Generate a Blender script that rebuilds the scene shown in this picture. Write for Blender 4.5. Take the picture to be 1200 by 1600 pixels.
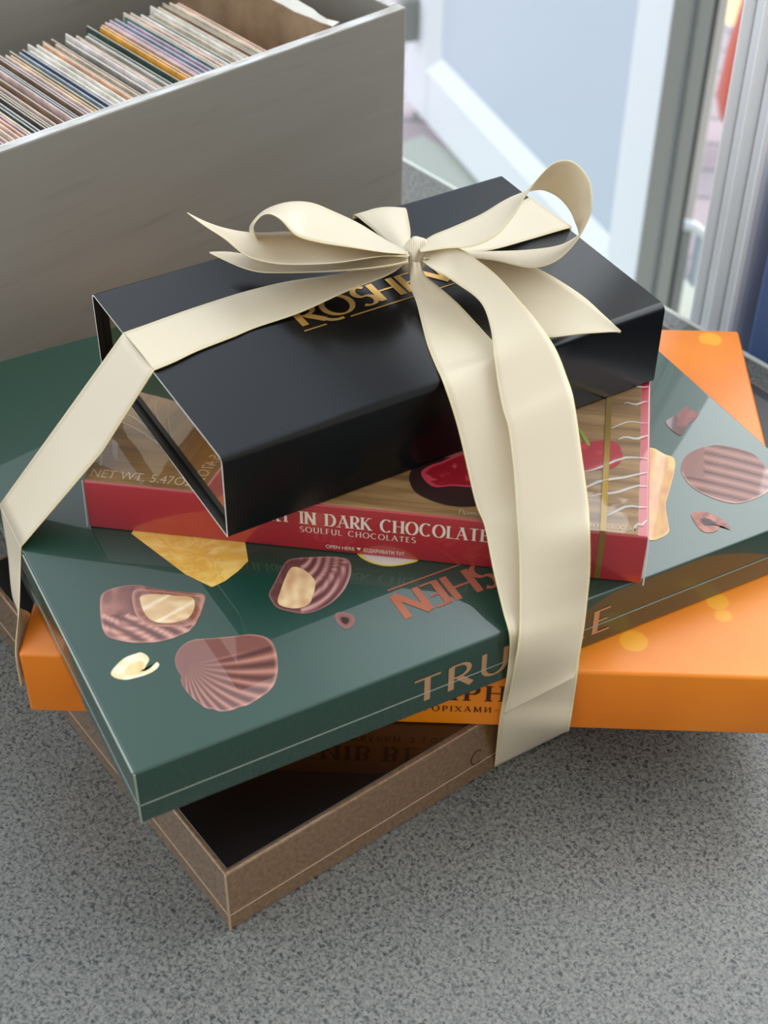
import bpy, bmesh, math, random
from mathutils import Vector, Matrix
for o in list(bpy.data.objects): bpy.data.objects.remove(o)
S = bpy.context.scene
COL = S.collection
random.seed(7)

# ------------------------------------------------------------------ camera, sky, exposure
F_PX, PITCH, ROLL, CAM_H = 2376.5, math.radians(41.586), math.radians(0.746), 0.5964
FWD = Vector((0, math.cos(PITCH), -math.sin(PITCH)))
_r0, _u0 = Vector((1, 0, 0)), Vector((0, math.sin(PITCH), math.cos(PITCH)))
RGT = math.cos(ROLL)*_r0 + math.sin(ROLL)*_u0
UPV = -math.sin(ROLL)*_r0 + math.cos(ROLL)*_u0
EYE = Vector((0, 0, CAM_H))
cd = bpy.data.cameras.new('camera'); cam = bpy.data.objects.new('camera', cd); COL.objects.link(cam)
m = Matrix((RGT, UPV, -FWD)).transposed().to_4x4(); m.translation = EYE; cam.matrix_world = m
cd.sensor_fit = 'VERTICAL'; cd.sensor_height = 36; cd.lens = F_PX/1600*36; cd.clip_start = .01
cd.dof.use_dof = True; cd.dof.focus_distance = .76; cd.dof.aperture_fstop = 11
S.camera = cam
S.view_settings.view_transform = 'Standard'; S.view_settings.look = 'None'
S.view_settings.gamma = 1; S.view_settings.use_curve_mapping = False
S.view_settings.exposure = 0.0

def lin(c): 
    c /= 255.0
    return c/12.92 if c <= .04045 else ((c+.055)/1.055)**2.4
def rgb(r, g, b): return (lin(r), lin(g), lin(b), 1)

W = bpy.data.worlds.new('daylight'); S.world = W; W.use_nodes = True
nt = W.node_tree; N, L = nt.nodes, nt.links
bg = N['Background']
tc = N.new('ShaderNodeTexCoord')
dt = N.new('ShaderNodeVectorMath'); dt.operation = 'DOT_PRODUCT'; dt.inputs[1].default_value = Vector((.62, .58, .53)).normalized()
L.new(tc.outputs['Generated'], dt.inputs[0])
mr = N.new('ShaderNodeMapRange'); mr.inputs[1].default_value = -1; mr.inputs[2].default_value = 1
L.new(dt.outputs['Value'], mr.inputs[0])
cr = N.new('ShaderNodeValToRGB'); el = cr.color_ramp.elements
el[0].position = 0; el[0].color = (.20, .186, .168, 1)
el[1].position = 1; el[1].color = (.95, 1, 1.0, 1)
for p_, c_ in ((.45, (.20, .192, .18, 1)), (.68, (.17, .175, .18, 1)), (.84, (.21, .225, .24, 1)), (.90, (.48, .51, .54, 1)), (.95, (.86, .90, .94, 1))):
    e_ = el.new(p_); e_.color = c_
L.new(mr.outputs[0], cr.inputs[0])
d2 = N.new('ShaderNodeVectorMath'); d2.operation = 'DOT_PRODUCT'; d2.inputs[1].default_value = Vector((-.88, .05, .47)).normalized()
L.new(tc.outputs['Generated'], d2.inputs[0])
m2r = N.new('ShaderNodeMapRange'); m2r.interpolation_type = 'SMOOTHSTEP'; m2r.inputs[1].default_value = .60; m2r.inputs[2].default_value = .92
m2r.inputs[3].default_value = 0; m2r.inputs[4].default_value = 1; L.new(d2.outputs['Value'], m2r.inputs[0])
mxw = N.new('ShaderNodeMix'); mxw.data_type = 'RGBA'; L.new(m2r.outputs[0], mxw.inputs[0]); L.new(cr.outputs[0], mxw.inputs[6]); mxw.inputs[7].default_value = (.38, .42, .47, 1)
L.new(mxw.outputs[2], bg.inputs[0])
bg.inputs[1].default_value = 4.4

# ------------------------------------------------------------------ helpers
def ray(x, y): return FWD + (x-600)/F_PX*RGT - (y-800)/F_PX*UPV
def P(x, y, z=0.0):
    d = ray(x, y); return EYE + d*((z-CAM_H)/d.z)

def prop(o, label=None, cat=None, group=None, kind=None):
    if label: o['label'] = label
    if cat: o['category'] = cat
    if group: o['group'] = group
    if kind: o['kind'] = kind
    return o
def link(name, me, mats, parent=None, M=None):
    o = bpy.data.objects.new(name, me); COL.objects.link(o)
    for m_ in (mats if isinstance(mats, (list, tuple)) else [mats]): me.materials.append(m_)
    if M is not None: o.matrix_world = M
    if parent: o.parent = parent
    return o
def empty(name, M, label, cat, group=None):
    o = bpy.data.objects.new(name, None); COL.objects.link(o); o.empty_display_size = .02
    o.matrix_world = M
    return prop(o, label, cat, group)
def bm_mesh(bm, name, smooth=False):
    me = bpy.data.meshes.new(name); bm.normal_update(); bm.to_mesh(me); bm.free()
    if smooth:
        for p_ in me.polygons: p_.use_smooth = True
    return me
def add_box(bm, x0, x1, y0, y1, z0, z1, bev=0, seg=2, mi=0):
    vs = [bm.verts.new((x, y, z)) for z in (z0, z1) for y in (y0, y1) for x in (x0, x1)]
    fs = [bm.faces.new([vs[i] for i in f]) for f in ((0, 2, 3, 1), (4, 5, 7, 6), (0, 1, 5, 4), (2, 6, 7, 3), (0, 4, 6, 2), (1, 3, 7, 5))]
    for f in fs: f.material_index = mi
    if bev:
        es = list({e for f in fs for e in f.edges})
        bmesh.ops.bevel(bm, geom=es, offset=bev, segments=seg, profile=.5, affect='EDGES', clamp_overlap=True)
    return fs
def box_obj(name, dims, mats, parent=None, bev=0, seg=2, M=None):
    bm = bmesh.new(); add_box(bm, *dims, bev=bev, seg=seg)
    return link(name, bm_mesh(bm, name), mats, parent, M)
def frame(x, y, z, yaw): return Matrix.Translation((x, y, z)) @ Matrix.Rotation(yaw, 4, 'Z')
def strip_tube(bm, pts, r, n=6):
    """a thin tube along pts"""
    rings = []
    for i, p_ in enumerate(pts):
        a = pts[max(i-1, 0)]; b = pts[min(i+1, len(pts)-1)]
        t = (b-a).normalized(); s = t.orthogonal().normalized(); q = t.cross(s)
        rings.append([bm.verts.new(p_ + r*(math.cos(k*2*math.pi/n)*s + math.sin(k*2*math.pi/n)*q)) for k in range(n)])
    for a, b in zip(rings, rings[1:]):
        for k in range(n): bm.faces.new((a[k], a[(k+1) % n], b[(k+1) % n], b[k]))
    bm.faces.new(rings[0][::-1]); bm.faces.new(rings[-1])

# ------------------------------------------------------------------ materials
class Mat:
    def __init__(s, name, base=(128, 128, 128), rough=.5, **kw):
        s.m = bpy.data.materials.new(name); s.m.use_nodes = True
        s.nt = s.m.node_tree; s.N = s.nt.nodes; s.L = s.nt.links
        s.b = s.N['Principled BSDF']
        s.b.inputs['Base Color'].default_value = rgb(*base); s.b.inputs['Roughness'].default_value = rough
        for k, v in kw.items(): s.b.inputs[k.replace('_', ' ')].default_value = v
    def node(s, t, **kw):
        n = s.N.new(t)
        for k, v in kw.items():
            if k in n.inputs: n.inputs[k].default_value = v
            else: setattr(n, k, v)
        return n
    def coord(s, scale=(1, 1, 1), out='Object', rot=(0, 0, 0)):
        t = s.node('ShaderNodeTexCoord'); mp = s.node('ShaderNodeMapping')
        mp.inputs['Scale'].default_value = scale; mp.inputs['Rotation'].default_value = rot
        s.L.new(t.outputs[out], mp.inputs[0]); return mp.outputs[0]
    def noise(s, vec, scale, detail=3, rough=.5, dist=0):
        n = s.node('ShaderNodeTexNoise'); n.inputs['Scale'].default_value = scale; n.inputs['Detail'].default_value = detail
        n.inputs['Roughness'].default_value = rough; n.inputs['Distortion'].default_value = dist
        s.L.new(vec, n.inputs['Vector']); return n.outputs[0]
    def ramp(s, fac, stops):
        r = s.node('ShaderNodeValToRGB'); e = r.color_ramp.elements
        while len(e) < len(stops): e.new(.5)
        for q, (p_, c) in zip(e, stops): q.position = p_; q.color = rgb(*c)
        s.L.new(fac, r.inputs[0]); return r.outputs[0]
    def mix(s, fac, a, b, mode='MIX'):
        x = s.node('ShaderNodeMix', data_type='RGBA', blend_type=mode)
        if hasattr(fac, 'links'): s.L.new(fac, x.inputs[0])
        else: x.inputs[0].default_value = fac
        for v, i in ((a, 6), (b, 7)):
            if hasattr(v, 'links'): s.L.new(v, x.inputs[i])
            else: x.inputs[i].default_value = v
        return x.outputs[2]
    def color(s, out): s.L.new(out, s.b.inputs['Base Color']); return s
    def bump(s, h, strength=.2, dist=.001, target='Normal'):
        b = s.node('ShaderNodeBump'); b.inputs['Strength'].default_value = strength; b.inputs['Distance'].default_value = dist
        s.L.new(h, b.inputs['Height']); s.L.new(b.outputs[0], s.b.inputs[target]); return s

def film(M_, scale=14, strength=.12, stretch=(1, 1, 1), ior=1.52):
    """clear cellophane over a printed card: a gloss coat with its own slight wrinkles"""
    M_.b.inputs['Coat Weight'].default_value = 1; M_.b.inputs['Coat Roughness'].default_value = .025; M_.b.inputs['Coat IOR'].default_value = ior
    n = M_.noise(M_.coord(stretch), scale, 3, .45, .4)
    return M_.bump(n, strength, .002, 'Coat Normal')

m_black = Mat('matte_black_card', (3, 4, 6), .27, Specular_IOR_Level=.32)
m_black_in = Mat('black_liner', (6, 6, 7), .5)
m_mirror = Mat('gold_mirror_card', (226, 205, 170), .05, Metallic=1.0)
m_mirror.bump(m_mirror.noise(m_mirror.coord(), 25, 2), .05, .002)
m_paper = Mat('white_cut_paper', (225, 222, 212), .7)
m_foil = Mat('gold_foil', (222, 176, 100), .32, Metallic=.75)
m_copper = film(Mat('copper_print', (186, 112, 84), .4, Metallic=.45), 14, .04)
m_title = Mat('tan_print', (196, 150, 108), .45, Metallic=.2)
m_cream_ink = Mat('cream_ink', (240, 228, 212), .5)
m_cream_ink2 = film(Mat('cream_ink_under_film', (236, 220, 200), .5), 14, .04)
m_tan_ink = film(Mat('pale_tan_ink', (196, 172, 140), .5), 14, .04)
m_brown_ink = Mat('dark_brown_ink', (66, 22, 8), .4)
m_line = Mat('wrap_seam_line', (150, 160, 145), .25)
m_line2 = Mat('wrap_seam_line_tan', (176, 150, 122), .25)
m_clear = Mat('crimped_film', (225, 228, 225), .12, Alpha=.55)

m_green = film(Mat('deep_green_card', (3, 56, 42), .4), 9, .05)
m_red = film(Mat('cherry_red_card', (168, 28, 40), .35), 22, .16)
m_wood_print = Mat('wood_print', (120, 98, 70), .4)
c_ = m_wood_print.coord((6, 70, 1))
m_wood_print.color(m_wood_print.ramp(m_wood_print.noise(c_, 2.2, 5, .6, .8), [(.25, (92, 64, 32)), (.5, (140, 106, 64)), (.75, (170, 136, 90))]))
film(m_wood_print, 22, .22)
m_goldband = film(Mat('gold_band_print', (150, 120, 40), .3, Metallic=.6), 22, .16)

m_orange = Mat('orange_card', (232, 128, 16), .36, Specular_IOR_Level=.5, Coat_Weight=.15, Coat_Roughness=.2)
co = m_orange.coord()
vo = m_orange.node('ShaderNodeTexVoronoi', feature='F1'); vo.inputs['Scale'].default_value = 42; m_orange.L.new(co, vo.inputs['Vector'])
mk = m_orange.node('ShaderNodeMapRange'); mk.inputs[1].default_value = .30; mk.inputs[2].default_value = .26; m_orange.L.new(vo.outputs['Distance'], mk.inputs[0])
sel = m_orange.node('ShaderNodeMath', operation='GREATER_THAN'); sel.inputs[1].default_value = .66
sp = m_orange.node('ShaderNodeSeparateColor'); m_orange.L.new(vo.outputs['Color'], sp.inputs[0]); m_orange.L.new(sp.outputs[0], sel.inputs[0])
mm = m_orange.node('ShaderNodeMath', operation='MULTIPLY'); m_orange.L.new(mk.outputs[0], mm.inputs[0]); m_orange.L.new(sel.outputs[0], mm.inputs[1])
m2 = m_orange.node('ShaderNodeMath', operation='MULTIPLY'); m_orange.L.new(mm.outputs[0], m2.inputs[0]); m2.inputs[1].default_value = .55
base_o = m_orange.ramp(m_orange.noise(co, 9, 3), [(.3, (218, 110, 6)), (.6, (237, 136, 12))])
m_orange.color(m_orange.mix(m2.outputs[0], base_o, rgb(250, 184, 30)))
m_orange.bump(m_orange.noise(m_orange.coord(), 900, 2), .04, .0003)

m_brown = Mat('copper_brown_card', (150, 116, 78), .36, Metallic=.2)
m_brown.color(m_brown.ramp(m_brown.noise(m_brown.coord(), 420, 2), [(.3, (116, 86, 56)), (.7, (144, 110, 74))]))
film(m_brown, 10, .06)
m_darktop = Mat('dark_chocolate_print', (16, 8, 6), .4)
m_darktop.color(m_darktop.ramp(m_darktop.noise(m_darktop.coord(), 11, 2), [(.5, (12, 6, 5)), (.85, (46, 22, 12))]))
film(m_darktop, 9, .02)

def print_mat(name, rough=.42):
    M_ = Mat(name, rough=rough); a = M_.node('ShaderNodeVertexColor'); a.layer_name = 'Col'; M_.color(a.outputs[0]); return M_
m_print = film(print_mat('printed_picture'), 9, .05)

m_crate = Mat('grey_painted_wood', (150, 148, 138), .62)
cc = m_crate.coord((3, 30, 30))
g1 = m_crate.noise(cc, 4.5, 6, .62, .7); g2 = m_crate.noise(m_crate.coord((2, 14, 14)), 2.2, 3)
base = m_crate.ramp(g1, [(.22, (122, 119, 108)), (.40, (143, 140, 129)), (.8, (150, 147, 136))])
m_crate.color(m_crate.mix(.35, base, m_crate.ramp(g2, [(.3, (132, 129, 115)), (.7, (150, 147, 138))])))
m_crate.bump(g1, .12, .0006)
m_rim = Mat('worn_rim_painted_sky_sheen', (196, 196, 194), .7)  # worn rim paint, lightened further: sky reflection on top faces put into the colour
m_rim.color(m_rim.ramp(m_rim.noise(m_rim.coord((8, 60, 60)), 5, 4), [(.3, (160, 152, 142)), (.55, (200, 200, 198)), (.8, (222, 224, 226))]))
m_cardboard = Mat('brown_cardboard', (142, 116, 86), .8)
m_cardboard.color(m_cardboard.ramp(m_cardboard.noise(m_cardboard.coord(), 60, 3), [(.3, (124, 100, 72)), (.7, (152, 126, 96))]))

m_table = Mat('speckled_grey_laminate', (108, 110, 108), .38)
tcn = m_table.coord()
ns = m_table.noise(tcn, 560, 2, .55, .8); nf = m_table.noise(tcn, 1200, 2, .5)
mxn = m_table.node('ShaderNodeMath', operation='MULTIPLY_ADD'); m_table.L.new(nf, mxn.inputs[0]); mxn.inputs[1].default_value = .35; m_table.L.new(ns, mxn.inputs[2])
m_table.color(m_table.ramp(mxn.outputs[0], [(.51, (54, 56, 56)), (.61, (98, 99, 96)), (.80, (130, 129, 122))]))
m_table.bump(ns, .08, .0005)
m_pale = Mat('pale_edging', (206, 212, 204), .4)
m_pvc = Mat('white_plastic_frame', (243, 247, 250), .28)
m_panel = Mat('white_panel', (204, 216, 228), .22)
m_gasket = Mat('grey_frame_edge', (150, 152, 148), .5)
m_seal = Mat('dark_rubber_seal', (44, 48, 46), .6)
m_slate = Mat('slate_wall', (104, 110, 120), .7)
m_blue = Mat('blue_cloth', (88, 112, 160), .8)
m_redcloth = Mat('orange_red_cloth', (222, 84, 40), .85, Sheen_Weight=.4)
m_redcloth.bump(m_redcloth.noise(m_redcloth.coord(), 40, 4), .3, .01)
m_glow = Mat('warm_lamp', (255, 240, 190), .4); m_glow.b.inputs['Emission Color'].default_value = rgb(255, 236, 170); m_glow.b.inputs['Emission Strength'].default_value = 1.0
m_pave = Mat('paving_bricks', (170, 160, 165), .8)
bk = m_pave.node('ShaderNodeTexBrick'); m_pave.L.new(m_pave.coord((1, 1, 1), rot=(0, 0, math.radians(-41))), bk.inputs['Vector'])
for k_, v_ in (('Scale', 1.0), ('Brick Width', .2), ('Row Height', .1), ('Mortar Size', .006), ('Color1', rgb(196, 180, 184)), ('Color2', rgb(174, 164, 172)), ('Mortar', rgb(140, 138, 142))): bk.inputs[k_].default_value = v_
m_pave.color(bk.outputs['Color'])
m_slab = Mat('pale_stone_slab', (196, 202, 192), .7)
m_floor = Mat('dark_floor', (70, 66, 62), .6)

m_rib = Mat('cream_satin', (228, 214, 186), .33, Sheen_Weight=.15, Specular_IOR_Level=.55)
uvn = m_rib.node('ShaderNodeUVMap'); uvn.uv_map = 'UV'
sx = m_rib.node('ShaderNodeSeparateXYZ'); m_rib.L.new(uvn.outputs[0], sx.inputs[0])
ab = m_rib.node('ShaderNodeMath', operation='SUBTRACT'); m_rib.L.new(sx.outputs[1], ab.inputs[0]); ab.inputs[1].default_value = .5
ab2 = m_rib.node('ShaderNodeMath', operation='ABSOLUTE'); m_rib.L.new(ab.outputs[0], ab2.inputs[0])
hem = m_rib.node('ShaderNodeMapRange'); hem.inputs[1].default_value = .470; hem.inputs[2].default_value = .478; m_rib.L.new(ab2.outputs[0], hem.inputs[0])
wv = m_rib.node('ShaderNodeTexWave'); wv.inputs['Scale'].default_value = 1; wv.inputs['Distortion'].default_value = .4
mp_ = m_rib.node('ShaderNodeMapping'); mp_.inputs['Scale'].default_value = (22, 34, 1); mp_.inputs['Rotation'].default_value = (0, 0, 0); m_rib.L.new(uvn.outputs[0], mp_.inputs[0]); 
wv.bands_direction = 'DIAGONAL'; m_rib.L.new(mp_.outputs[0], wv.inputs['Vector'])
weave = m_rib.mix(wv.outputs['Fac'], rgb(216, 202, 172), rgb(233, 221, 196))
m_rib.color(m_rib.mix(hem.outputs[0], weave, rgb(246, 232, 182)))
m_rib.bump(wv.outputs['Fac'], .12, .0003)
tl = m_rib.node('ShaderNodeBsdfTranslucent'); tl.inputs['Color'].default_value = rgb(245, 222, 176)
ms = m_rib.node('ShaderNodeMixShader'); ms.inputs[0].default_value = .15
m_rib.L.new(m_rib.b.outputs[0], ms.inputs[1]); m_rib.L.new(tl.outputs[0], ms.inputs[2])
m_rib.L.new(ms.outputs[0], m_rib.N['Material Output'].inputs['Surface'])
def M(x): return x.m

# ------------------------------------------------------------------ setting: ground, wall, door, jamb
NW = Vector((.75, .661, 0)).normalized()          # out through the glazed front
EW = Vector((NW.y, -NW.x, 0))                     # along it, to the right
WALL = Matrix((EW, NW, Vector((0, 0, 1)))).transposed().to_4x4()   # local x along, y out, z up
ZF = -.75
o = box_obj('floor', (-3, 3, -3, .80, ZF-.05, ZF), M(m_floor), M=WALL); prop(o, kind='structure')
o = box_obj('trim_1', (-3, 3, .80, 6.5, ZF-.05, ZF+.004), M(m_pave), M=WALL); prop(o, 'pinkish brick paving outside beyond the table', kind='structure')
o = box_obj('trim_2', (-1.86, 3, .82, 1.72, ZF+.004, ZF+.02), M(m_slab), M=WALL); prop(o, 'pale stone slab outside just beyond the table edge', kind='structure')

# open door leaf
DA, DB = Vector((.0349, 2.6346, 0)), Vector((.3625, 1.824, 0))
dd = (DB-DA).normalized(); dn = Vector((-dd.y, dd.x, 0))
DOOR = Matrix((dd, dn, Vector((0, 0, 1)))).transposed().to_4x4(); DOOR.translation = DA
def frame_profile(bm, x0, x1, z0, z1, w, y0, y1):
    add_box(bm, x0, x0+w, y0, y1, z0, z1, .006); add_box(bm, x1-w, x1, y0, y1, z0, z1, .006)
    add_box(bm, x0+w, x1-w, y0, y1, z0, z0+w, .006); add_box(bm, x0+w, x1-w, y0, y1, z1-w, z1, .006)
DW = .868
bm = bmesh.new(); add_box(bm, -.02, DW, .014, .05, -.72, 1.30)
d1 = link('door_1', bm_mesh(bm, 'door_core'), M(m_panel), M=DOOR); prop(d1, 'white panelled door standing open outside, behind the boxes', kind='structure')
def child(name, bm, mat, parent, smooth=False):
    me = bm_mesh(bm, name, smooth); return link(name, me, mat, parent)
bm = bmesh.new(); frame_profile(bm, -.02, DW, -.72, 1.30, .105, 0, .05); child('door_frame', bm, M(m_pvc), d1)
bm = bmesh.new()   # glazing bead, sloping
x0, x1, z0, z1, w = .085, DW-.105, -.615, 1.195, .034
def bead(bm, a, b, c, d): 
    vs = [bm.verts.new(v) for v in (a, b, c, d)]; bm.faces.new(vs)
for (ax, az, bx_, bz, cx, cz, dx, dz) in ((x0, z0, x1+.02, z0, x1+.02, z0+w, x0+w, z0+w), (x0, z1, x0, z0, x0+w, z0+w, x0+w, z1-w)):
    bead(bm, (ax, -.004, az), (bx_, -.004, bz), (cx, .0135, cz), (dx, .0135, dz))
child('glazing_bead', bm, M(m_pvc), d1)
bm = bmesh.new()
for y0, y1, x1_ in ((-.012, .016, DW+.004), (.022, .044, DW+.008)): add_box(bm, DW-.001, x1_, y0, y1, -.72, 1.30, .002)
child('door_edge', bm, M(m_gasket), d1)
bm = bmesh.new(); add_box(bm, DW-.003, DW+.002, .0442, .054, -.72, 1.30); child('rubber_seal', bm, M(m_seal), d1)
bm = bmesh.new(); add_box(bm, .02, .045, -.03, 0, -.58, -.50, .006); child('hinge', bm, M(m_gasket), d1)

# fixed frame post right behind the table, with grooved profile
bm = bmesh.new()
prof = []
for a, b, y, dep in ((-.545, -.5385, .777, .007), (-.5385, -.5295, .779, .004), (-.5295, -.522, .777, .008), (-.522, -.513, .780, .005), (-.513, -.503, .778, .010)):
    for k in range(7):
        t = math.pi*k/6; prof.append((a+(b-a)*(1-math.cos(t))/2, y-dep*math.sin(t)))
lo = [bm.verts.new((a, y, ZF)) for a, y in prof]+[bm.verts.new((-.503, .85, ZF)), bm.verts.new((-.545, .85, ZF))]
hi = [bm.verts.new((v.co.x, v.co.y, 1.6)) for v in lo]
for k in range(len(lo)): k2 = (k+1) % len(lo); bm.faces.new((lo[k], lo[k2], hi[k2], hi[k]))
bm.faces.new(lo[::-1]); bm.faces.new(hi); bmesh.ops.recalc_face_normals(bm, faces=bm.faces)
o = link('trim_3', bm_mesh(bm, 'post'), M(m_pvc), M=WALL); prop(o, 'white grooved door frame post rising behind the table', kind='structure')
o = box_obj('trim_6', (-.502, 1.2, .80, .86, ZF, .15), M(m_slate), M=WALL); prop(o, 'low slate grey panel beside the white post', kind='structure')
o = box_obj('trim_4', (-.482, -.43, .755, .80, ZF, .13), M(m_blue), M=WALL, bev=.004); prop(o, 'blue trim against the dark slate wall at the right edge', kind='structure')
# far cream post in the gap
q = EYE + ray(1050, 440)*2.3
bm = bmesh.new(); add_box(bm, -.012, .016, 0, .05, ZF, 1.6, .003)
o = link('trim_5', bm_mesh(bm, 'cream_post'), M(Mat('cream_post', (214, 206, 194), .5)), M=Matrix.Translation((q.x, q.y, 0))@Matrix.Rotation(-.2, 4, 'Z')); prop(o, 'cream post outside in the gap beside the open door', kind='structure')

# things glimpsed through the gap
def blob_mesh(rings, n=20):
    bm = bmesh.new(); R = []
    for (x, y, z, rx, ry) in rings: R.append([bm.verts.new((x+rx*math.cos(2*math.pi*k/n)*(1+.08*math.sin(5*2*math.pi*k/n+z*9)), y+ry*math.sin(2*math.pi*k/n), z)) for k in range(n)])
    for a, b in zip(R, R[1:]):
        for k in range(n): bm.faces.new((a[k], a[(k+1) % n], b[(k+1) % n], b[k]))
    bm.faces.new(R[0][::-1]); bm.faces.new(R[-1]); return bm_mesh(bm, 'blob', True)
q = EYE + ray(1146, 195)*2.75
rg = [(0, 0, -.005, .012, .02), (.003, 0, .01, .028, .05), (.0, 0, .05, .036, .06), (.004, 0, .13, .036, .06), (.016, 0, .24, .034, .06), (.032, 0, .38, .034, .06), (.05, 0, .7, .04, .06), (.05, 0, .74, .02, .03)]
o = link('hanging_cloth', blob_mesh(rg), M(m_redcloth), M=Matrix.Translation(q)); prop(o, 'orange-red cloth hanging outside in the gap right of the open door', 'cloth')
q = EYE + ray(1150, 18)*2.7
bm = bmesh.new(); add_box(bm, -.017, .017, 0, .04, -.03, .10, .014, 4)
o = link('lamp', bm_mesh(bm, 'lamp', True), M(m_glow), M=Matrix.Translation(q)); prop(o, 'small pale yellow glowing lamp above the orange-red cloth', 'lamp')
q = EYE + ray(1098, 350)*2.15
ch = empty('garden_chair', Matrix.Translation((q.x, q.y, ZF)), 'white garden chair half hidden outside, low in the gap by the post', 'chair')
hz = q.z-ZF
bm = bmesh.new(); strip_tube(bm, [Vector((-.03, 0, hz)), Vector((-.012, 0, hz-.004)), Vector((.01, -.01, hz-.016)), Vector((.05, -.02, hz-.02))], .008, 8); child('armrest', bm, M(m_pvc), ch, True)
bm = bmesh.new(); add_box(bm, -.004, .05, .0, .02, .12, hz-.02, .006); child('back_panel', bm, M(m_panel), ch)
bm = bmesh.new(); add_box(bm, -.03, -.012, 0, .02, 0, hz-.004, .004); child('leg', bm, M(m_gasket), ch)

# ------------------------------------------------------------------ table
TE = .737
tb = empty('table', WALL @ Matrix.Translation((-.3, 0, 0)), 'grey speckled table carrying the chocolate boxes and the crate', 'table')
bm = bmesh.new(); add_box(bm, -1.1, 1.1, -.75, TE-.004, -.03, 0, .001); child('tabletop', bm, M(m_table), tb)
bm = bmesh.new(); add_box(bm, -1.1, 1.1, TE-.004, TE, -.03, 0, .0008); prop(child('edge_band', bm, M(m_pale), tb), 'pale edge band along the far side of the table')
for lx in (-1.0, .95):
    for ly in (-.7, .62):
        bm = bmesh.new(); add_box(bm, lx, lx+.05, ly, ly+.05, ZF, -.03, .004); child('leg', bm, M(m_seal), tb)

# ------------------------------------------------------------------ lettering
def arc(cx, cy, rx, ry, a0, a1, n=22): return [(cx+rx*math.cos(math.radians(a0+(a1-a0)*i/n)), cy+ry*math.sin(math.radians(a0+(a1-a0)*i/n))) for i in range(n+1)]
def glyphs():
    G = {}
    def g(ch, w, *st): G[ch] = (w, st)
    l = lambda *p: list(p)
    g('R', .68, l((.1, 0), (.1, 1)), l((.1, 1), (.32, 1))+arc(.32, .74, .27, .26, 90, -90)+l((.32, .48), (.1, .48)), l((.3, .48), (.68, 0)))
    g('P', .62, l((.1, 0), (.1, 1)), l((.1, 1), (.32, 1))+arc(.32, .72, .27, .28, 90, -90)+l((.32, .44), (.1, .44))); G['Р'] = G['P']
    g('O', .95, arc(.475, .5, .42, .51, 0, 360, 44)); G['О'] = G['O']
    g('C', .85, arc(.47, .5, .42, .51, 48, 312, 36)); G['С'] = G['C']
    g('S', .58, arc(.3, .75, .22, .26, 40, 270, 22)[:-1]+arc(.3, .25, .25, .255, 90, -140, 26))
    g('H', .82, l((.1, 0), (.1, 1)), l((.72, 0), (.72, 1)), l((.1, .52), (.72, .52))); G['Н'] = G['H']
    g('E', .6, l((.1, 0), (.1, 1)), l((.1, .97), (.52, .97)), l((.1, .52), (.46, .52)), l((.1, .03), (.56, .03))); G['Е'] = G['E']
    g('F', .56, l((.1, 0), (.1, 1)), l((.1, .97), (.52, .97)), l((.1, .5), (.45, .5)))
    g('N', .84, l((.1, 0), (.1, 1)), l((.1, 1), (.74, 0)), l((.74, 0), (.74, 1)))
    g('И', .84, l((.1, 0), (.1, 1)), l((.1, 0), (.74, 1)), l((.74, 0), (.74, 1)))
    g('Й', .84, *(G['И'][1]+(arc(.42, 1.22, .14, .12, 180, 360, 10),)))
    g('T', .76, l((.38, 0), (.38, 1)), l((.03, .97), (.73, .97))); G['Т'] = G['T']
    g('U', .8, l((.1, 1), (.1, .34))+arc(.4, .34, .3, .36, 180, 360)+l((.7, .34), (.7, 1)))
    g('L', .56, l((.1, 0), (.1, 1)), l((.1, .03), (.54, .03)))
    g('Y', .76, l((.03, 1), (.38, .46)), l((.73, 1), (.38, .46)), l((.38, .48), (.38, 0)))
    g('I', .22, l((.11, 0), (.11, 1))); G['І'] = G['I']
    g('Ї', .3, l((.15, 0), (.15, 1)), l((.0, 1.2), (.09, 1.2)), l((.21, 1.2), (.3, 1.2)))
    g('D', .84, l((.1, 0), (.1, 1)), l((.1, .98), (.34, .98))+arc(.34, .5, .42, .48, 90, -90)+l((.34, .02), (.1, .02)))
    g('A', .84, l((.05, 0), (.42, 1)), l((.42, 1), (.79, 0)), l((.2, .36), (.64, .36))); G['А'] = G['A']
    g('K', .76, l((.1, 0), (.1, 1)), l((.66, 1), (.14, .46)), l((.28, .58), (.72, 0))); G['К'] = G['K']
    g('В', .64, l((.1, 0), (.1, 1)), l((.1, .98), (.3, .98))+arc(.3, .76, .2, .22, 90, -90)+l((.3, .54), (.1, .54)), l((.3, .54), (.32, .54))+arc(.32, .28, .25, .26, 90, -90)+l((.32, .02), (.1, .02)))
    g('Ч', .72, l((.62, 0), (.62, 1)), l((.1, 1), (.1, .66))+arc(.34, .66, .24, .26, 180, 300)+l((.62, .5), (.62, .5)))
    g('Г', .54, l((.1, 0), (.1, 1)), l((.1, .97), (.52, .97)))
    g('Ц', .84, l((.1, 0), (.1, 1)), l((.68, 0), (.68, 1)), l((.1, .03), (.78, .03)), l((.78, .05), (.78, -.2)))
    g('У', .74, l((.04, 1), (.38, .38)), l((.7, 1), (.32, .12), (.1, .02)))
    g('З', .58, arc(.26, .75, .22, .25, 140, -80, 18)+arc(.27, .26, .25, .27, 80, -140, 22))
    g('Х', .76, l((.05, 0), (.7, 1)), l((.05, 1), (.71, 0)))
    g('М', .98, l((.1, 0), (.12, 1)), l((.12, 1), (.48, .1)), l((.48, .1), (.84, 1)), l((.84, 1), (.88, 0)))
    g('–', .6, l((.05, .45), (.55, .45)))
    return G
GL = glyphs()
SN = [0]
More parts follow.
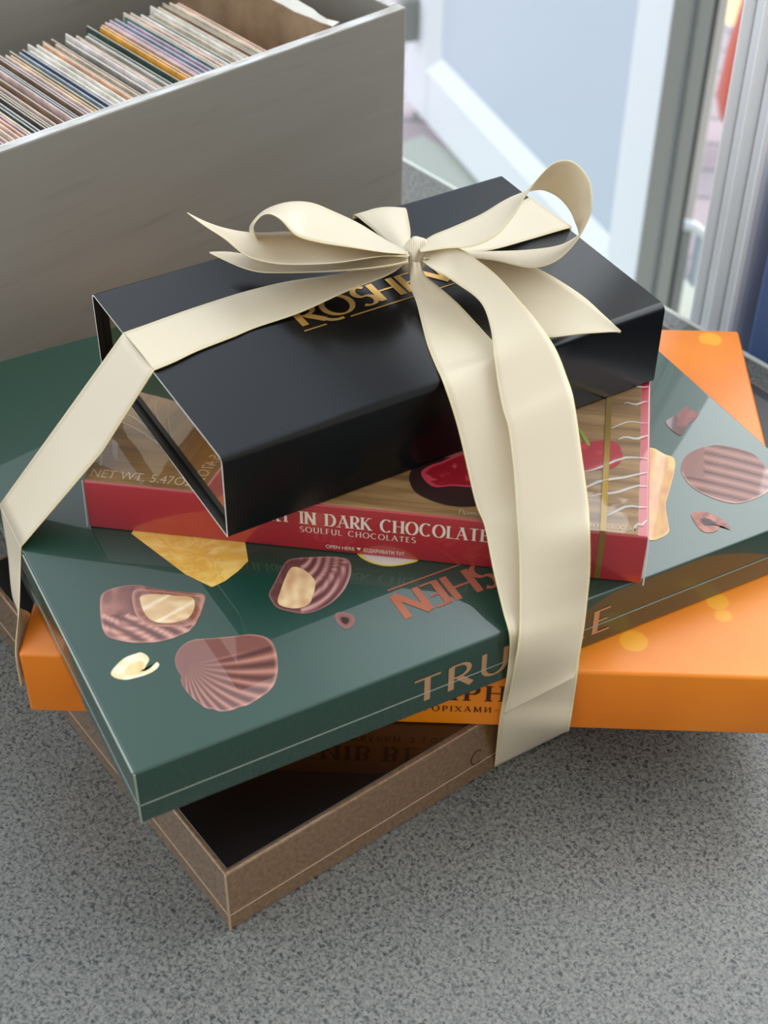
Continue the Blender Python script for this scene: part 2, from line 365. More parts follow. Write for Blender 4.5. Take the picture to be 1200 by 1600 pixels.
def stroke(bm, pts, X, Y, thick, thin, serif, T0, closed=False):
    SN[0] = (SN[0]+1) % 9; lift = SN[0]*.000012
    T = lambda p_: tuple(a+b*lift for a, b in zip(T0(p_), T0.n))
    n = len(pts); q = [Vector((X(p_[0]), Y(p_[1]))) for p_ in pts]
    q = [a for i, a in enumerate(q) if i == 0 or (a-q[i-1]).length > 1e-7]
    n = len(q)
    if n < 2: return
    closed = (q[0]-q[-1]).length < 1e-6 and n > 6
    L_, R_ = [], []
    for i in range(n):
        a, b = q[max(i-1, 0)], q[min(i+1, n-1)]
        if closed and i in (0, n-1): a, b = q[-2], q[1]
        t = (b-a).normalized(); nn = Vector((-t.y, t.x))
        vert = abs(t.y); w = thin+(thick-thin)*vert**1.3
        if abs(t.x) > .25 and abs(t.y) > .25: w = thin*1.15 if t.x*t.y > 0 and n == 2 else (thick if n == 2 else w)
        fl = 1.0
        if not serif and n == 2 and vert > .5: fl = 1.18
        L_.append(bm.verts.new(T(q[i]+nn*w*.5*fl))); R_.append(bm.verts.new(T(q[i]-nn*w*.5*fl)))
    for i in range(n-1): bm.faces.new((L_[i], R_[i], R_[i+1], L_[i+1]))
    if serif:
        for e, nb in ((q[0], q[1]), (q[-1], q[-2])):
            d = (nb-e)
            if abs(d.y) > abs(d.x)*.5 and not closed and (abs(e.y-Y(0)) < 1e-6 or abs(e.y-Y(1)) < 1e-6):
                sw, sh = thick*.95, thin*.9; TS = lambda p_: tuple(a+b*(lift+.000006) for a, b in zip(T0(p_), T0.n)); sy = sh if e.y < Y(.5) else -sh
                vs = [bm.verts.new(TS(Vector(v))) for v in ((e.x-sw, e.y), (e.x+sw, e.y), (e.x+sw*.9, e.y+sy), (e.x-sw*.9, e.y+sy))]
                bm.faces.new(vs)
def fix_up(bm, nrm):
    bm.normal_update()
    for f in bm.faces:
        if f.normal.dot(nrm) < 0: f.normal_flip()
def write(bm, text, x0, x1, y0, h, T, thick=.16, thin=.07, serif=False, spans=None):
    """letters of text between x0 and x1, baseline y0, cap height h; spans = own [x0, x1] of each letter"""
    tot = sum((GL[c][0] if c != ' ' else .45) for c in text)
    if spans is None:
        k = len(text)-1; gap = (x1-x0-tot*h)/max(k, 1); sc = h
        if gap < .1*h: sc = (x1-x0)/(tot+.17*k); gap = .17*sc
        x = x0
    for i, c in enumerate(text):
        if c == ' ':
            x += .45*sc+gap; continue
        w, st = GL[c]
        if spans: x, x2 = spans[i]; sc = (x2-x)/w
        for s_ in st: stroke(bm, s_, lambda u: x+u*sc, lambda v: y0+v*h, thick*h, thin*h, serif, T)
        if not spans: x += w*sc+gap
def bar(bm, x0, x1, y0, y1, T):
    vs = [bm.verts.new(T(Vector(v))) for v in ((x0, y0), (x1, y0), (x1, y1), (x0, y1))]; bm.faces.new(vs)
EPS = .00018
def top_T(z, flip=False, cx=0, cy=0):
    f = (lambda p_: (cx-p_.x, cy-p_.y, z+EPS)) if flip else (lambda p_: (cx+p_.x, cy+p_.y, z+EPS))
    f.n = (0, 0, 1); return f
def front_T(p_): return (p_.x, -EPS, p_.y)
front_T.n = (0, -1, 0)
def lettering(name, bm, mat, parent, nrm, label=None):
    fix_up(bm, Vector(nrm)); o = child(name, bm, mat, parent); 
    if label: prop(o, label)
    return o
def small_text(name, text, size, mat, parent, Mloc, label=None, x_to=None):
    cu = bpy.data.curves.new(name, 'FONT'); cu.body = text; cu.size = size
    t = bpy.data.objects.new(name, cu); COL.objects.link(t)
    dg = bpy.context.evaluated_depsgraph_get(); me = bpy.data.meshes.new_from_object(t.evaluated_get(dg))
    bpy.data.objects.remove(t); bpy.data.curves.remove(cu)
    if x_to and len(me.vertices):
        xs = [v.co.x for v in me.vertices]; k = x_to/max(max(xs), 1e-6)
        for v in me.vertices: v.co.x *= k
    me.materials.clear(); me.transform(Mloc)
    o = link(name, me, mat, parent)
    if label: prop(o, label)
    return o
def logo(bm, T):
    write(bm, 'ROSHEN', 0, 0, 0, .0158, T, .19, .075, False, [(-.001, .0115), (.0135, .030), (.0318, .0412), (.0415, .0562), (.0578, .067), (.0672, .0818)])
    # long sweeping tail of the first letter and the broken line under the word
    stroke(bm, [(.0075, .0035), (.0105, .0008), (.0135, -.0018), (.0165, -.0030), (.0198, -.0029)], lambda u: u, lambda v: v, .0026, .0018, False, T)
    bar(bm, -.002, .0098, -.0042, -.0033, T); bar(bm, .0228, .0806, -.0042, -.0033, T)

# ------------------------------------------------------------------ decals (flat prints on the boxes)
def decal(name, outline, hub, fn, parent, z, P_=None, nr=14, na=110, lift=EPS, label=None, mat=None, zpx=None, smooth=True):
    """flat printed picture: outline and hub in photo coordinates on the box lid, colour from fn(r, s, x, y)"""
    inv = parent.matrix_world.inverted()
    pt = lambda x, y: inv @ P(x, y, zpx)
    def cr_(a, b, c, d, t): return tuple(.5*((2*b[i])+(c[i]-a[i])*t+(2*a[i]-5*b[i]+4*c[i]-d[i])*t*t+(3*b[i]-a[i]-3*c[i]+d[i])*t**3) for i in (0, 1))
    if smooth: m_ = len(outline); outline = [cr_(outline[i-1], outline[i], outline[(i+1) % m_], outline[(i+2) % m_], k/4) for i in range(m_) for k in range(4)]
    n = len(outline); acc = [0]
    for i in range(n): acc.append(acc[-1]+math.dist(outline[i], outline[(i+1) % n]))
    ring = []
    for k in range(na):
        t = k/na*acc[-1]; i = max(j for j in range(n) if acc[j] <= t); f = (t-acc[i])/max(acc[i+1]-acc[i], 1e-9)
        a, b = outline[i], outline[(i+1) % n]; ring.append((a[0]+(b[0]-a[0])*f, a[1]+(b[1]-a[1])*f))
    bm = bmesh.new(); cl = bm.loops.layers.float_color.new('Col')
    def mk_(x, y): v = pt(x, y); return bm.verts.new((v.x, v.y, z+lift))
    cv = mk_(*hub); V = [[cv]*na]; info = {cv: (0, 0, *hub)}
    for r in range(1, nr+1):
        row = []
        for k, (x, y) in enumerate(ring):
            f = r/nr; X, Y = hub[0]+(x-hub[0])*f, hub[1]+(y-hub[1])*f
            v = mk_(X, Y); info[v] = (f, k/na, X, Y); row.append(v)
        V.append(row)
    for r in range(nr):
        for k in range(na):
            k2 = (k+1) % na
            vs = [V[r][k], V[r+1][k], V[r+1][k2]] + ([V[r][k2]] if r else [])
            bm.faces.new(vs)
    fix_up(bm, Vector((0, 0, 1)))
    for f in bm.faces:
        for lp in f.loops:
            i_ = info[lp.vert]; i_ = (i_[0], (f.calc_center_median().x*0+i_[1]), i_[2], i_[3]); lp[cl] = rgb(*fn(*i_))
    o = child(name, bm, mat or M(m_print), parent)
    if label: prop(o, label)
    return o
def mixc(a, b, t): t = max(0, min(1, t)); return tuple(a[i]+(b[i]-a[i])*t for i in range(3))
def hsh(x, y): return (math.sin(x*12.9898+y*78.233)*43758.5453) % 1
def vnoise(x, y):
    xi, yi = math.floor(x), math.floor(y); fx, fy = x-xi, y-yi; fx = fx*fx*(3-2*fx); fy = fy*fy*(3-2*fy)
    a = hsh(xi, yi)*(1-fx)+hsh(xi+1, yi)*fx; b = hsh(xi, yi+1)*(1-fx)+hsh(xi+1, yi+1)*fx
    return a*(1-fy)+b*fy

# ------------------------------------------------------------------ the stack of boxes
ZB, ZO, ZG, ZR, ZK, ZT = 0, .04218, .08182, .11401, .14283, .18790
def outline_edges(name, w, d, h, mat, parent, r=.0005):
    bm = bmesh.new(); strip_tube(bm, [Vector((0, 0, .0005)), Vector((0, 0, h-.0005))], r); prop(child(name, bm, mat, parent), 'pale worn film along the near corner')
def two_tone(bm, top_mi=1):
    bm.normal_update()
    for f in bm.faces: f.material_index = top_mi if f.normal.z > .9 else 0

# bottom: copper brown box
BW, BD, BH = .4520, .2400, ZO-ZB
br = empty('chocolate_box', frame(-.0666, .3868, ZB, math.radians(37.55)), 'flat copper-brown box with a black top at the bottom of the stack, on the table', 'box')
bm = bmesh.new(); add_box(bm, 0, BW, 0, BD, 0, BH-.0006, .0012, 3); child('box_body', bm, M(m_brown), br)
bm = bmesh.new(); add_box(bm, .0022, BW-.0022, .0022, BD-.0022, BH-.001, BH, .0002, 1); prop(child('lid_picture', bm, M(m_darktop), br), 'glossy black lid panel')
bm = bmesh.new(); strip_tube(bm, [Vector((.0005, -.0001, .0113)), Vector((BW, -.0001, .0140))], .00028); strip_tube(bm, [Vector((-.0001, .0005, .0113)), Vector((-.0001, BD, .0130))], .00028)
child('wrap_seam', bm, M(m_line2), br)
outline_edges('film_edge', BW, BD, BH, M(m_line2), br, .0006)
bm = bmesh.new(); write(bm, 'C', .1388, .1462, .0125, .0095, front_T, .09, .06); lettering('lettering', bm, M(Mat('dark_taupe_ink', (66, 54, 44), .4)), br, (0, -1, 0), 'dark letter on the front side')

# orange box
OW, OD, OH = .3688, .2769, ZG-ZO
orr = empty('chocolate_box', frame(-.1674, .4780, ZO, math.radians(-1.44)), 'bright orange box with yellow light spots, lying on the brown box', 'box')
bm = bmesh.new(); add_box(bm, 0, OW, 0, OD, 0, OH, .0018, 3); child('box_body', bm, M(m_orange), orr, True)
bm = bmesh.new()
write(bm, 'КИЇВ', .1280, .1620, .0178, .0105, front_T, .2, .06, True)
write(bm, 'ВЕЧІРНІЙ', .1690, .2430, .0178, .0105, front_T, .2, .06, True)
lettering('title_lettering', bm, M(m_brown_ink), orr, (0, -1, 0), 'large dark brown lettering')
bm = bmesh.new(); write(bm, '–ЦУКЕРКИ З ГОРІХАМИ–', .1455, .2225, .0100, .0036, front_T, .17, .07, True)
lettering('caption_lettering', bm, M(m_brown_ink), orr, (0, -1, 0), 'small dark brown lettering')

# green box
GW, GD, GH = .3574, .2963, ZR-ZG
gr = empty('chocolate_box', frame(-.0984, .3838, ZG, math.radians(28.14)), 'large dark green glossy box printed with shell chocolates, between orange and red boxes', 'box')
bm = bmesh.new(); add_box(bm, 0, GW, 0, GD, 0, GH, .0012, 3); child('box_body', bm, M(m_green), gr, True)
bm = bmesh.new(); write(bm, 'TRUFFLE', 0, 0, .0076, .0150, front_T, .17, .075, False, [(.1270, .1412), (.1443, .1568), (.1610, .1760), (.1800, .1895), (.1945, .2040), (.2085, .2170), (.2205, .2310)])
lettering('title_lettering', bm, M(m_title), gr, (0, -1, 0), 'tan title lettering')
bm = bmesh.new(); logo(bm, top_T(GH, True, .2192, .0425)); lettering('logo_lettering', bm, M(m_copper), gr, (0, 0, 1), 'copper lettering with a line, upside down')
bm = bmesh.new(); strip_tube(bm, [Vector((.0005, -.0002, .0118)), Vector((GW, -.0002, .0136))], .00022); strip_tube(bm, [Vector((-.0002, .0005, .0118)), Vector((-.0002, GD, .0126))], .0002)
child('wrap_seam', bm, M(m_line), gr)
outline_edges('film_edge', GW, GD, GH, M(m_line), gr, .0004)

bm = bmesh.new(); strip_tube(bm, [Vector((-.0002, .001, GH-.0004)), Vector((-.0002, .144, GH-.0004))], .0004); prop(child('film_edge', bm, M(m_line), gr), 'pale film along the left lid edge')  # thin pale tube along the left lid edge
# printed pictures on the green lid
Z6 = lambda pts: [(x/2.4, 780+y/2.4) for x, y in pts]
Z5 = lambda pts: [(140+x/2.7273, 840+y/2.7273) for x, y in pts]
def shell_fn(hub, n, base=(142, 86, 76), dark=(84, 44, 40), lite=(196, 138, 122), a0=0, a1=360, ph=0, r0=.12):
    def f(r, s, x, y):
        a = math.atan2(y-hub[1], x-hub[0]); dr = math.dist((x, y), hub)
        w = math.sin(a*n+ph+.010*dr)
        c = mixc(base, lite, max(0, w)**1.5*.75) if w > 0 else mixc(base, dark, (-w)**1.2*.85)
        c = mixc(base, c, min(1, r/max(r0, .01)) if r < r0 else 1)
        if r > .965: c = mixc(c, (206, 150, 136), .7)
        return mixc(c, base, .1)
    return f
shell_out = Z6([(657, 600), (675, 560), (720, 530), (800, 522), (880, 515), (940, 508), (1000, 520), (1030, 555), (1042, 620), (1035, 680), (1010, 720), (985, 738), (960, 755), (930, 772), (900, 780), (868, 792), (830, 797), (800, 788), (775, 785), (745, 765), (725, 748), (712, 735), (690, 708), (678, 680), (680, 664), (665, 640)])
hub1 = (296, 1040)
def shell1(r, s, x, y):
    a = math.degrees(math.atan2(y-hub1[1], x-hub1[0]))
    c0 = (122, 72, 60)
    if -14 < a < 104:
        w = math.sin(math.radians(a+14+10*math.sin(math.radians(a)*1.2)*r)*29+r*5.0)
        c = mixc(c0, (188, 130, 112), max(0, w)**1.5*.8) if w > 0 else mixc(c0, (72, 34, 28), (-w)*.85)
        c = mixc(c0, c, r*1.6)
    else: c = mixc(c0, (112, 66, 60), .5*(1-r)+.25*vnoise(x*.05, y*.05))
    if r > .97: c = mixc(c, (214, 160, 146), .6)
    return c
decal('printed_chocolate', shell_out, hub1, shell1, gr, GH, zpx=ZR, nr=22, na=300, label='picture of a whole scallop shell chocolate')
hb = Z5([(250, 250)])[0]
half_out = Z5([(45, 270), (60, 235), (120, 212), (200, 203), (260, 215), (330, 225), (410, 235), (488, 245), (482, 300), (462, 350), (430, 395), (380, 420), (320, 440), (240, 450), (160, 446), (90, 430), (62, 405), (48, 350)])
def half_fn(r, s, x, y):
    w = math.sin((x*.16-y*.30)+.6*math.sin(y*.1)); c0 = (128, 74, 62)
    if (y-840)*2.7273 > 330: c = mixc(c0, (214, 158, 140), max(0, w)) if w > 0 else mixc(c0, (78, 38, 32), -w)
    else: c = mixc(c0, (176, 116, 98), max(0, vnoise(x*.09, y*.06)-.45)*1.8); c = mixc(c, (86, 44, 36), max(0, .5-vnoise(x*.13+9, y*.05))*1.2)
    if r > .96: c = mixc(c, (206, 152, 138), .55)
    return c
decal('printed_chocolate', half_out, hb, half_fn, gr, GH, zpx=ZR, nr=14, na=120, label='picture of a cut praline showing cream, left of the shell')
rim_out = Z5([(182, 240), (215, 222), (330, 232), (420, 245), (482, 252), (478, 300), (460, 348), (420, 378), (340, 382), (260, 375), (215, 350), (190, 310)])
def choc_rim(r, s, x, y): return mixc((112, 58, 44), (160, 98, 78), vnoise(x*.3, y*.3)) if r < .95 else (190, 134, 114)
decal('printed_chocolate', rim_out, Z5([(330, 300)])[0], choc_rim, gr, GH, zpx=ZR, nr=8, na=90, lift=EPS*1.5, label='picture of the cut chocolate wall around the cream')
cream_out = Z5([(215, 270), (225, 248), (290, 243), (370, 250), (430, 255), (448, 275), (444, 310), (420, 345), (380, 360), (330, 367), (270, 358), (235, 325)])
def cream_fn(r, s, x, y):
    n_ = vnoise(x*.06, y*.14)
    return mixc(mixc((196, 152, 98), (232, 204, 158), n_), (248, 236, 212), max(0, math.sin(x*.11+y*.2)-.8)*3.5)
decal('printed_cream', cream_out, Z5([(330, 305)])[0], cream_fn, gr, GH, zpx=ZR, nr=10, na=70, lift=EPS*2, label='picture of pale cream filling in the left praline')
# second cut praline
out2 = Z5([(765, 240), (790, 190), (820, 130), (850, 95), (930, 85), (1040, 82), (1100, 95), (1115, 125), (1108, 175), (1080, 230), (1030, 280), (975, 310), (915, 325), (850, 315), (800, 300), (775, 270)])
hb2 = Z5([(880, 215)])[0]
def half2(r, s, x, y):
    X, Y = (x-140)*2.7273, (y-840)*2.7273; dd_ = math.dist((X, Y), (890, 60)); w = math.sin(dd_*.16+(X-Y)*.02); c0 = (126, 78, 76)
    c = mixc(c0, (206, 158, 150), max(0, w)) if w > 0 else mixc(c0, (88, 46, 46), -w)
    if X < 900: c = mixc((116, 70, 66), (86, 48, 44), vnoise(x*.3, y*.3))
    return mixc(c, (206, 158, 150), .5) if r > .97 else c
decal('printed_chocolate', out2, hb2, half2, gr, GH, zpx=ZR, nr=14, na=120, label='picture of a cut praline near the middle of the lid')
cr2 = Z5([(845, 150), (868, 127), (905, 135), (945, 165), (962, 195), (955, 240), (935, 285), (890, 303), (840, 300), (802, 280), (815, 225)])
decal('printed_cream', cr2, Z5([(880, 220)])[0], lambda r, s, x, y: mixc((206, 160, 116), (238, 210, 160), vnoise(x*.1, y*.12)+.2*math.sin(x*.3)), gr, GH, zpx=ZR, nr=8, na=60, lift=EPS*2, label='picture of pale cream filling in the middle praline')
# shards and curls
sh1 = [(205, 834), (215, 820), (380, 830), (388, 877), (372, 893), (352, 908), (331, 918), (290, 898)]
def shard_fn(r, s, x, y):
    n_ = vnoise(x*.06, y*.16+x*.02); c = mixc((232, 178, 66), (250, 216, 126), n_)
    w = vnoise(x*.12+40, y*.35)
    return mixc(c, (206, 138, 56), max(0, .32-abs(w-.5))*1.0 if .4 < w < .6 and 240 < x < 350 else 0)
decal('printed_shard', sh1, (310, 868), shard_fn, gr, GH, zpx=ZR, nr=16, na=120, smooth=False, label='picture of a yellow wedge under the red box edge')
curl = Z6([(416, 652), (440, 620), (470, 595), (510, 580), (530, 576), (552, 588), (560, 604), (548, 625), (540, 646), (566, 632), (588, 612), (597, 625), (570, 650), (520, 668), (470, 678), (430, 670)])
decal('printed_curl', curl, Z6([(525, 645)])[0], lambda r, s, x, y: mixc((222, 200, 142), (246, 238, 208), vnoise(x*.09, y*.16)) if r > .5 else mixc((216, 186, 120), (236, 214, 156), vnoise(x*.1, y*.1)), gr, GH, zpx=ZR, nr=8, na=80, label='picture of a white chocolate curl')
c2o = Z5([(1045, 335), (1058, 320), (1100, 322), (1125, 335), (1130, 358), (1115, 382), (1090, 390), (1060, 370)])
decal('printed_curl', c2o, Z5([(1088, 355)])[0], lambda r, s, x, y: (54, 30, 28) if r < .5 and x > 533 else mixc((112, 70, 64), (150, 104, 96), r), gr, GH, zpx=ZR, nr=8, na=40, label='picture of a small dark chocolate curl')
# right end of the lid
sh2 = [(1064, 735), (1070, 715), (1090, 702), (1120, 696), (1155, 702), (1180, 712), (1200, 735), (1206, 755), (1195, 772), (1160, 786), (1130, 784), (1095, 770), (1075, 755)]
def shell2(r, s, x, y):
    c0 = (142, 100, 90); w = math.sin((y-.28*(x-1065))*.42+2.2*math.sin((x-1065)*.012))
    if x < 1100 and y < 745: w *= .1
    c = mixc(c0, (196, 150, 134), max(0, w)**2*.6) if w > 0 else mixc(c0, (92, 56, 50), (-w)**3*.9)
    return mixc(c, (220, 180, 168), .7) if r > .95 and y > 735 else c
decal('printed_chocolate', sh2, (1130, 742), shell2, gr, GH, zpx=ZR, nr=16, na=110, label='picture of a whole shell chocolate at the right end')
sh3 = [(1008, 708), (1040, 711), (1054, 718), (1053, 740), (1045, 770), (1040, 790), (1043, 812), (1043, 835), (1006, 835)]
def shard2(r, s, x, y):
    if x > 1040+3 and y < 735 or r > .95: return (232, 206, 136)
    return mixc((214, 158, 116), (228, 190, 120), vnoise(x*.14, y*.09))
decal('printed_shard', sh3, (1025, 770), shard2, gr, GH, zpx=ZR, nr=10, na=90, label='picture of a yellow shard right of the red box')
sq = [(1040, 660), (1058, 648), (1072, 635), (1078, 640), (1092, 645), (1085, 657), (1076, 662), (1070, 674), (1060, 680)]
decal('printed_chocolate', sq, (1067, 657), lambda r, s, x, y: mixc((150, 92, 82), (104, 70, 66), 1 if x < 1058 or y > 666 else vnoise(x*.2, y*.2)*.5), gr, GH, zpx=ZR, nr=8, na=50, label='picture of a small chocolate chunk')
c3 = [(1080, 806), (1090, 800), (1110, 802), (1124, 810), (1133, 815), (1142, 828), (1136, 826), (1126, 822), (1121, 829), (1110, 833), (1094, 828)]
decal('printed_curl', c3, (1106, 818), lambda r, s, x, y: (62, 36, 34) if r < .45 and y < 822 else mixc((130, 80, 68), (190, 126, 106), vnoise(x*.2, y*.2)), gr, GH, zpx=ZR, nr=8, na=60, label='picture of a chocolate curl at the right end')
badge = [(560, 868), (575, 878), (595, 884), (615, 885), (640, 881), (655, 875), (655, 860), (560, 856)]
decal('printed_badge', badge, (608, 868), lambda r, s, x, y: (226, 206, 96) if r > .86 else (222, 214, 206), gr, GH, zpx=ZR, nr=10, na=60, label='edge of a pale round badge under the red box')

# red box
RW, RD, RH = .2580, .1500, ZK-ZR
rd = empty('chocolate_box', frame(-.1386, .5301, ZR, math.radians(-7.44)), 'red sided box with a wood grain and cherry picture lid, lying on the green box', 'box')
bm = bmesh.new(); add_box(bm, 0, RW, 0, RD, 0, RH-.0003, .001, 3); child('box_body', bm, M(m_red), rd, True)
bm = bmesh.new(); add_box(bm, .0006, RW-.0045, .0008, RD-.0006, RH-.0008, RH, .0001, 1); prop(child('lid_picture', bm, M(m_wood_print), rd), 'wood grain print')
bm = bmesh.new(); write(bm, 'CHERRY IN DARK CHOCOLATE', .0665, .1875, .0162, .0074, front_T, .17, .05, True); lettering('title_lettering', bm, M(m_cream_ink2), rd, (0, -1, 0), 'bold cream lettering')
bm = bmesh.new(); write(bm, 'SOULFUL CHOCOLATES', .1010, .1545, .0112, .0032, front_T, .14, .07, True); lettering('caption_lettering', bm, M(m_cream_ink2), rd, (0, -1, 0), 'smaller cream lettering')
FR = Matrix.Rotation(math.radians(90), 4, 'X')
small_text('opening_note', 'OPEN HERE', .0030, M(m_cream_ink2), rd, Matrix.Translation((.1128, -EPS, .0025)) @ FR, 'tiny cream lettering', .0135)
small_text('opening_note', 'ВІДКРИВАТИ ТУТ', .0030, M(m_cream_ink2), rd, Matrix.Translation((.1305, -EPS, .0025)) @ FR, 'tiny cream lettering right of the arrow', .0190)
bm = bmesh.new(); vs = [bm.verts.new(v) for v in ((.1273, -EPS, .0046), (.1293, -EPS, .0046), (.1283, -EPS, .0028))]; bm.faces.new(vs); lettering('opening_arrow', bm, M(m_cream_ink2), rd, (0, -1, 0))
small_text('weight_lettering', 'NET WT. 5.47OZ', .0080, M(m_tan_ink), rd, Matrix.Translation((.0022, .0034, RH+EPS)), 'tan lettering on the wood print', .0490)
small_text('picture_note', 'Приклад', .0036, M(m_tan_ink), rd, Matrix.Translation((.1730, .0030, RH+EPS)), None, .014)
small_text('picture_note', 'התמונה להמחשה בלבד', .0036, M(m_tan_ink), rd, Matrix.Translation((.2085, .0032, RH+EPS)), None, .0445)
bm = bmesh.new(); bar(bm, .2365, .2392, .0006, .149, top_T(RH+.0003)); vs = [bm.verts.new(v) for v in ((.2365, -EPS, .001), (.2392, -EPS, .001), (.2392, -EPS, RH), (.2365, -EPS, RH))]; bm.faces.new(vs)
bm.normal_update(); 
for f in bm.faces:
    if f.normal.z < -.5 or f.normal.y > .5: f.normal_flip()
child('gold_band', bm, M(m_goldband), rd)
dk = [(640, 752), (641, 738), (655, 725), (700, 715), (760, 712), (800, 730), (800, 770), (770, 785), (735, 792), (700, 790), (668, 780), (648, 768)]
decal('printed_chocolate', dk, (715, 755), lambda r, s, x, y: mixc((62, 30, 24), (40, 18, 14), r), rd, RH, zpx=ZK, nr=6, na=60, label='picture of a dark chocolate base')
jl = [(658, 738), (672, 728), (690, 722), (712, 712), (780, 690), (810, 720), (800, 760), (740, 762), (705, 760), (680, 762), (664, 752)]
decal('printed_cherry', jl, (720, 740), lambda r, s, x, y: mixc((150, 16, 30), (236, 110, 120), max(0, vnoise(x*.10, y*.2)-.68)*2.6) if r < .9 else (196, 60, 80), rd, RH, zpx=ZK, nr=12, na=90, lift=EPS*1.6, label='picture of glossy cherry filling')
ch_ = [(880, 705), (905, 692), (930, 690), (950, 688), (966, 695), (973, 712), (968, 724), (955, 732), (925, 735), (890, 738)]
decal('printed_cherry', ch_, (928, 714), lambda r, s, x, y: mixc((158, 20, 32), (232, 96, 100), max(0, vnoise(x*.08, y*.14)-.66)*2.2), rd, RH, zpx=ZK, nr=10, na=60, label='picture of a cherry at the right')
st_ = [(904, 672), (908, 672), (922, 694), (917, 696)]
decal('printed_stem', st_, (912, 684), lambda r, s, x, y: (136, 142, 52), rd, RH, zpx=ZK, nr=3, na=24, lift=EPS*1.6, label='picture of the green cherry stem')
# crimped film at the right end and left corner
random.seed(5)
def crease(pts, r):
    bm = bmesh.new(); n_ = len(pts); rings = []
    for i, p_ in enumerate(pts):
        w_ = r*math.sin(math.pi*(.12+.80*i/(n_-1))); a = pts[max(i-1, 0)]; b = pts[min(i+1, n_-1)]; t = (b-a).normalized(); sd_ = Vector((-t.y, t.x, 0))
        rings.append([bm.verts.new(p_+sd_*w_), bm.verts.new(p_+Vector((0, 0, w_*.45))), bm.verts.new(p_-sd_*w_)])
    for a, b in zip(rings, rings[1:]):
        for k in (0, 1): bm.faces.new((a[k], a[k+1], b[k+1], b[k]))
    fix_up(bm, Vector((0, 0, 1))); child('film_crease', bm, M(m_clear), rd, True)
Z_ = RH+.0002
for y, ln, dy in ((.010, .006, -.006), (.021, .020, -.010), (.034, .026, -.012), (.044, .034, -.020), (.056, .030, -.016), (.071, .014, -.004), (.083, .020, -.008), (.098, .012, -.003), (.112, .018, -.005)):
    ys = [y+dy*(k/6)**1.5+.0012*math.sin(k*1.3+y*200) for k in range(7)]
    crease([Vector((RW-.001-ln*k/6, ys[k], Z_)) for k in range(7)], random.uniform(.0004, .0009))
for x0, y0, x1, y1, r in ((.003, .046, .050, .018, .0006), (.004, .052, .030, .036, .0005), (.006, .030, .012, .017, .0012), (.002, .020, .006, .012, .0010)):
    crease([Vector((x0+(x1-x0)*k/6, y0+(y1-y0)*k/6+.0015*math.sin(k), Z_)) for k in range(7)], r)
bm = bmesh.new(); strip_tube(bm, [Vector((RW+.001, -.0006, .0)), Vector((RW+.0006, -.0004, RH*.6)), Vector((RW, 0, RH))], .0004); child('film_edge', bm, M(m_clear), rd)
bm = bmesh.new(); strip_tube(bm, [Vector((-.001, .0, .0005)), Vector((-.0005, 0, RH*.5)), Vector((0, 0, RH))], .0003); child('film_edge', bm, M(m_clear), rd)

# black box: sleeve open at its short ends, mirror-gold tray inside
KW, KD, KH = .2350, .1450, ZT-ZK
kb = empty('chocolate_box', frame(-.0685, .4924, ZK, math.radians(30.63)), 'matte black sleeve box with gold lettering on top of the stack under the bow', 'box')
TH = .0009
def sleeve_section(inset=0, r=.0035):
    pts = []
    for cx, cy, a0 in ((KD-r, r, -90), (KD-r, KH-r, 0), (r, KH-r, 90), (r, r, 180)):
        for i in range(6): a = math.radians(a0+90*i/5); rr = (r if cy > KH/2 else .0012)-inset; cyy = cy if cy > KH/2 else .0012; cxx = cx if cy > KH/2 else (KD-.0012 if cx > KD/2 else .0012); pts.append((cxx+rr*math.cos(a), cyy+rr*math.sin(a)))
    return pts
bm = bmesh.new(); so, si = sleeve_section(), sleeve_section(TH)
ring = {}
for nm, sec in (('o', so), ('i', si)):
    for e, x in ((0, 0), (1, KW)): ring[nm, e] = [bm.verts.new((x, y, z)) for y, z in sec]
n = len(so)
for k in range(n):
    k2 = (k+1) % n
    f = bm.faces.new((ring['o', 0][k], ring['o', 1][k], ring['o', 1][k2], ring['o', 0][k2])); f.smooth = True
    f = bm.faces.new((ring['i', 0][k2], ring['i', 1][k2], ring['i', 1][k], ring['i', 0][k])); f.material_index = 1
    f = bm.faces.new((ring['o', 0][k2], ring['i', 0][k2], ring['i', 0][k], ring['o', 0][k])); f.material_index = 2
    f = bm.faces.new((ring['o', 1][k], ring['i', 1][k], ring['i', 1][k2], ring['o', 1][k2])); f.material_index = 2
bmesh.ops.recalc_face_normals(bm, faces=bm.faces)
sl = link('sleeve', bm_mesh(bm, 'sleeve'), [M(m_black), M(m_black_in), M(m_paper)], kb); prop(sl, 'matte black outer sleeve')
bm = bmesh.new(); add_box(bm, .0035, KW-.0035, .0014, KD-.0014, .0028, KH-.0012, .0006, 1); prop(child('inner_tray', bm, M(m_mirror), kb), 'mirror gold end of the inner tray')
bm = bmesh.new(); logo(bm, top_T(KH, False, .0760, .0694)); lettering('logo_lettering', bm, M(m_foil), kb, (0, 0, 1), 'gold foil lettering with a broken underline')

